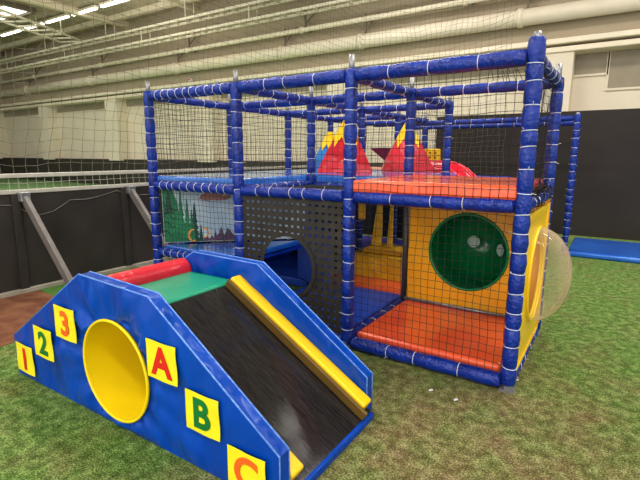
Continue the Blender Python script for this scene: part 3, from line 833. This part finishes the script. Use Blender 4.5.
# cards with characters
CH = [('1',-2.735,.155,LRED,-.0),('2',-2.465,.33,LGRN,0),('3',-2.18,.52,LORG,0),('A',-1.312,.507,LRED,0),('B',-1.04,.318,LGRN,0),('C',-.775,.125,LORG,0)]
def text_mesh(ch, size):
    cu = bpy.data.curves.new('t', 'FONT'); cu.body = ch; cu.size = size; cu.align_x = 'CENTER'; cu.align_y = 'CENTER'; cu.offset = .006; cu.extrude = .0012
    o = bpy.data.objects.new('t', cu); COL.objects.link(o)
    dg = bpy.context.evaluated_depsgraph_get(); dg.update()
    me = bpy.data.meshes.new_from_object(o.evaluated_get(dg)); bpy.data.objects.remove(o); bpy.data.curves.remove(cu)
    xs = [v.co.x for v in me.vertices]; ys_ = [v.co.y for v in me.vertices]
    cx, cy = (min(xs)+max(xs))/2, (min(ys_)+max(ys_))/2
    for v in me.vertices: v.co.x -= cx; v.co.y -= cy
    return me
for ch, x, z, m_, rot in CH:
    w2, h2 = .110, .100
    yC = YN-.024
    card = MB(); nn = 6
    for j in range(nn+1):
        for i in range(nn+1):
            u, v = -w2+2*w2*i/nn, -h2+2*h2*j/nn
            card.v.append((x+u+.0015*math.sin(j), yC-.002*math.sin(3*i/nn+j), z+v+.0015*math.sin(i*1.3)))
    for j in range(nn):
        for i in range(nn): card.f.append((j*(nn+1)+i, j*(nn+1)+i+1, (j+1)*(nn+1)+i+1, (j+1)*(nn+1)+i))
    c_ = under(card.build('character_card', YCARD), ss); c_['label'] = 'yellow card with the character '+ch
    sm = c_.modifiers.new('t', 'SOLIDIFY'); sm.thickness = .002; sm.offset = 0
    me = text_mesh(ch, .205); me.materials.append(m_)
    l_ = bpy.data.objects.new('printed_character', me); COL.objects.link(l_); l_.parent = c_
    l_.matrix_local = Matrix.Translation((x, yC-.0035, z)) @ Matrix.Rotation(PI/2, 4, 'X')

# small litter on the turf
for i, (x, y) in enumerate(((-.42,-.30),(-.25,-.33),(.02,.15))):
    tag(MB().tube([(x,y,.004),(x+.012,y+.006,.012),(x+.02,y,.016)], .006, 6).build('paper_scrap', WHITE), 'tiny white scrap on the turf in front of the orange mat', 'scrap', 'white scraps on the turf')

# ------------------------------------------------------------------ camera
cam = bpy.data.cameras.new('camera'); co = bpy.data.objects.new('camera', cam); COL.objects.link(co)
yaw, pitch, roll, f = 0.5735, 0.18439, 0.0044655, 455.15
Fv = V((-math.sin(yaw)*math.cos(pitch), math.cos(yaw)*math.cos(pitch), -math.sin(pitch)))
Rv = V((math.cos(yaw), math.sin(yaw), 0)); Uv = Rv.cross(Fv)
R2 = Rv*math.cos(roll)+Uv*math.sin(roll); U2 = -Rv*math.sin(roll)+Uv*math.cos(roll)
M = Matrix(((R2.x,U2.x,-Fv.x,.4587),(R2.y,U2.y,-Fv.y,-2.9731),(R2.z,U2.z,-Fv.z,1.5019),(0,0,0,1)))
co.matrix_world = M
cam.sensor_width = 36; cam.lens = f*36/640; cam.clip_end = 200
SC.camera = co

# ------------------------------------------------------------------ light
def area(x, y, z, sx, sy, e, col=(1,.96,.88), rot=(0,0,0)):
    l = bpy.data.lights.new('hall_light', 'AREA'); l.shape = 'RECTANGLE'; l.size = sx; l.size_y = sy; l.energy = e; l.color = col
    o = bpy.data.objects.new('hall_light', l); COL.objects.link(o); o.location = (x,y,z); o.rotation_euler = rot; return o
for (x, y) in ((-12,-3),(-12,4),(-5,-5),(-5,1),(-4,6.5),(2,-5),(2,1),(3,6),(-20,1)):
    area(x, y, 6.9, 3.5, .6, 175, (1,.945,.895))
area(1.5,-8.6,3.2,9,4.5,230,(1,.97,.94),(math.radians(86),0,0))  # added fill light behind the camera, brightens the frame's interior
for (x, y) in ((-18,1),(-14,6.5),(-8,2)):
    area(x, y, 4.9, 3.5, 2, 90, (1,.945,.895), (math.pi,0,0))  # added upward fill lights, only there to brighten the ceiling
W_ = bpy.data.worlds.new('world'); SC.world = W_; W_.use_nodes = True
W_.node_tree.nodes['Background'].inputs[0].default_value = (1,.95,.92,1)
W_.node_tree.nodes['Background'].inputs[1].default_value = .85
SC.view_settings.view_transform = 'Standard'
SC.view_settings.exposure = 0.5
SC.view_settings.gamma = 0.92
